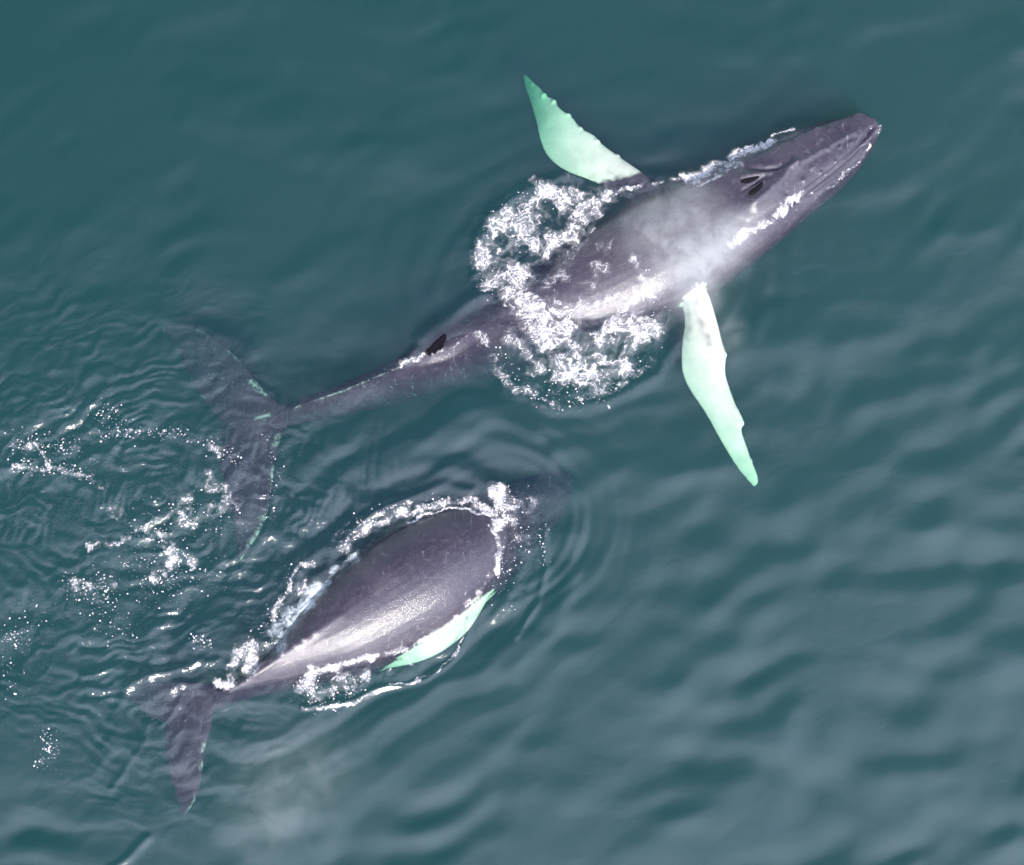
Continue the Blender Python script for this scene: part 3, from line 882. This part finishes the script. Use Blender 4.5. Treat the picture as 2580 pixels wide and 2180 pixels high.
foam('sea_foam', 'broken foam flecks and painted glint bands in the churned fluke wake on the left', [
    ([(75, 905), (88, 925), (100, 953)], 4, 0.51), ([(30, 950), (110, 955), (180, 973), (205, 992)], 7, 0.37), ([(60, 912), (30, 905)], 12, 0.35),
    ([(385, 1015), (370, 1050), (385, 1070)], 18, 0.38), ([(427, 966), (433, 995), (452, 996)], 15, 0.42), ([(300, 1088), (330, 1100), (345, 1115)], 24, 0.35),  # last stroke: glint band laid down as foam
    ([(180, 1112), (240, 1108), (262, 1095)], 10, 0.38), ([(315, 1178), (369, 1133), (395, 1150)], 15, 0.38), ([(138, 1191), (193, 1207), (225, 1194)], 15, 0.29),  # glint bands drawn as foam, bar the last stroke
    ([(430, 1040), (480, 1020)], 21, 0.33), ([(425, 905), (450, 930)], 10, 0.38), ([(230, 1040), (250, 1050)], 12, 0.34)], 231, 2.2)

# loose bubbles: low domes scattered in the wake, some standing in for sun glitter
def bubbles(name, label, lines, count, seed):
    r = np.random.default_rng(seed)
    V, F = [], []
    xs, ys, ss = [], [], []
    wsum = np.array([l[2] for l in lines], float)
    for k in r.choice(len(lines), count, p=wsum / wsum.sum()):
        pts, w, _ = lines[k]
        q = smooth_line(pts, 8)[:, :2] if len(pts) > 1 else np.array(pts, float)
        c = q[r.integers(len(q))]
        p = P(c[0] + r.normal() * w, c[1] + r.normal() * w)
        xs.append(p[0]); ys.append(p[1]); ss.append(0.005 + 0.015 * r.random() ** 4)
    xs, ys = np.array(xs), np.array(ys)
    wz, _ = water_height(xs, ys)
    z, _ = top_z(xs, ys, wz)
    for x, y, zz, s in zip(xs, ys, z, ss):
        b = len(V)
        st, ro = 0.7 + 0.6 * r.random(), r.random() * 3
        for lat in (0.0, 0.9):
            for j in range(8):
                a = j * math.pi / 4
                u, v = s * math.cos(a) * math.cos(lat) * st, s * math.sin(a) * math.cos(lat)
                V.append((x + u * math.cos(ro) - v * math.sin(ro), y + u * math.sin(ro) + v * math.cos(ro), zz + 0.002 + 0.5 * s * math.sin(lat)))
        for j in range(8):
            F.append((b + j, b + (j + 1) % 8, b + 8 + (j + 1) % 8, b + 8 + j))
        for j in (0, 2, 4):
            F.append((b + 8, b + 8 + j + 1, b + 8 + j + 2, b + 8 + (j + 3) % 8))
    me = mesh_np(name, V, F)
    attr(me, 'alpha', np.full(len(me.vertices), 0.95))
    o = link(name, me, FOAM)
    tag(o, label, 'bubbles', 'bubbles round the whales', 'stuff')

bubbles('sea_bubbles', 'scattered white bubbles and painted glitter specks drifting in the fluke wake on the left', [
    ([(30, 905), (90, 905), (155, 915)], 12, 6), ([(40, 945), (110, 955), (180, 970)], 10, 5), ([(205, 885), (260, 880), (310, 880), (360, 885), (430, 905), (480, 935)], 8, 9),
    ([(200, 830), (240, 860)], 12, 2), ([(138, 1191), (193, 1207), (225, 1194)], 14, 5), ([(190, 1240), (260, 1290)], 22, 3), ([(10, 1290), (60, 1310)], 14, 2),
    ([(85, 1490), (105, 1530), (80, 1560)], 9, 3), ([(15, 1340), (30, 1420)], 12, 1), ([(395, 1300), (430, 1315)], 8, 2), ([(270, 1150), (370, 1180)], 24, 4),
    ([(320, 1060), (440, 1060)], 34, 5), ([(540, 880), (560, 960), (545, 1060)], 8, 2), ([(300, 1200), (420, 1160)], 30, 3), ([(40, 1250), (90, 1240)], 20, 1)], 1500, 3)
bubbles('sea_bubbles', 'scattered white bubbles at the rim of the upper whale foam ring', [
    ([(985, 600), (985, 520), (1010, 460), (1060, 410), (1130, 380)], 12, 8), ([(1010, 720), (1060, 790), (1130, 820), (1230, 800), (1330, 730)], 12, 8), ([(1320, 560), (1350, 660)], 16, 3),
    ([(1100, 420), (1040, 500)], 30, 5), ([(1130, 780), (1250, 770)], 20, 6)], 520, 4)
bubbles('sea_bubbles', 'scattered white bubbles around the edge of the lower whale', [
    ([(1040, 1000), (1060, 1080), (1030, 1160), (1000, 1200)], 14, 6), ([(1105, 1080), (1110, 1150)], 6, 2), ([(620, 1390), (640, 1430), (720, 1400)], 14, 6), ([(690, 1100), (760, 1055), (900, 1020)], 9, 5),
    ([(590, 1170), (560, 1250), (500, 1330)], 12, 4)], 460, 5)

# ------------------------------------------------------------------ blow mist
def mist(name, label, blobs, density, seed, h):
    """one soft cloud of droplets; blobs: px, py, z, radius x, y, z"""
    m = N(name)
    pos = m.n('NewGeometry').outputs['Position']
    tot = None
    for px, py, z, rx, ry, rz, rot, a in blobs:
        c = P(px, py, z)
        mp = m.n('Mapping', vector_type='TEXTURE', ins={'Vector': pos, 'Location': tuple(c), 'Rotation': (0, 0, rot), 'Scale': (rx, ry, rz)})
        ln = m.n('VectorMath', operation='LENGTH', ins={0: mp.outputs[0]}).outputs['Value']
        f = m.math('MULTIPLY', m.range(ln, 0.0, 1.0, 1.0, 0.0), a)
        tot = f if tot is None else m.math('ADD', tot, f)
    nz = m.range(m.noise(pos, 1.9, 6, 0.62, 1.2), 0.30, 0.74, 0.06, 1.15)
    d = m.math('MULTIPLY', m.math('MULTIPLY', tot, nz), density)
    v = m.n('VolumeScatter', ins={'Color': (1.0, 0.97, 0.95, 1), 'Density': d, 'Anisotropy': 0.0})
    m.t.links.new(v.outputs[0], m.out.inputs['Volume'])
    bm = bmesh.new()
    cs = np.array([P(b[0], b[1], b[2]) for b in blobs])
    rs = np.array([max(b[3], b[4]) for b in blobs])
    zs = np.array([b[5] for b in blobs])
    lo = np.array([(cs[:, 0] - rs).min(), (cs[:, 1] - rs).min(), (cs[:, 2] - zs).min()])
    hi = np.array([(cs[:, 0] + rs).max(), (cs[:, 1] + rs).max(), (cs[:, 2] + zs).max()])
    bmesh.ops.create_icosphere(bm, subdivisions=4, radius=1)
    for vv in bm.verts:
        # rounded box hull
        s = max(abs(vv.co.x), abs(vv.co.y), abs(vv.co.z))
        q = vv.co / s * 0.5 + vv.co * 0.5
        q = vv.co / s
        vv.co = Vector((lo + hi) / 2) + Vector((q.x * (hi[0] - lo[0]) / 2, q.y * (hi[1] - lo[1]) / 2, q.z * (hi[2] - lo[2]) / 2))
    me = bpy.data.meshes.new(name)
    bm.to_mesh(me)
    bm.free()
    o = link(name, me, m.m)
    tag(o, label, 'mist', None, 'stuff')
    return o

mist('blow_mist', 'white cloud of blow mist hanging over the shoulder of the upper whale', [
    (1365, 455, 1.1, 1.7, 1.0, 0.9, R(30), 0.7), (1430, 525, 1.0, 1.7, 1.0, 0.9, R(35), 1.0), (1420, 600, 0.9, 0.8, 0.75, 0.8, R(60), 0.8),
    (1500, 465, 1.0, 0.9, 0.6, 0.8, R(30), 0.45), (1490, 690, 0.8, 0.5, 0.9, 0.7, 0, 0.22)], 1.0, 1, 1)
mist('blow_mist', 'faint grey veil of drifting mist over the water below the lower whale tail', [
    (600, 1590, 0.9, 1.9, 1.6, 0.9, R(20), 0.7), (540, 1690, 0.9, 1.4, 1.0, 0.9, 0, 0.5)], 0.26, 2, 1)
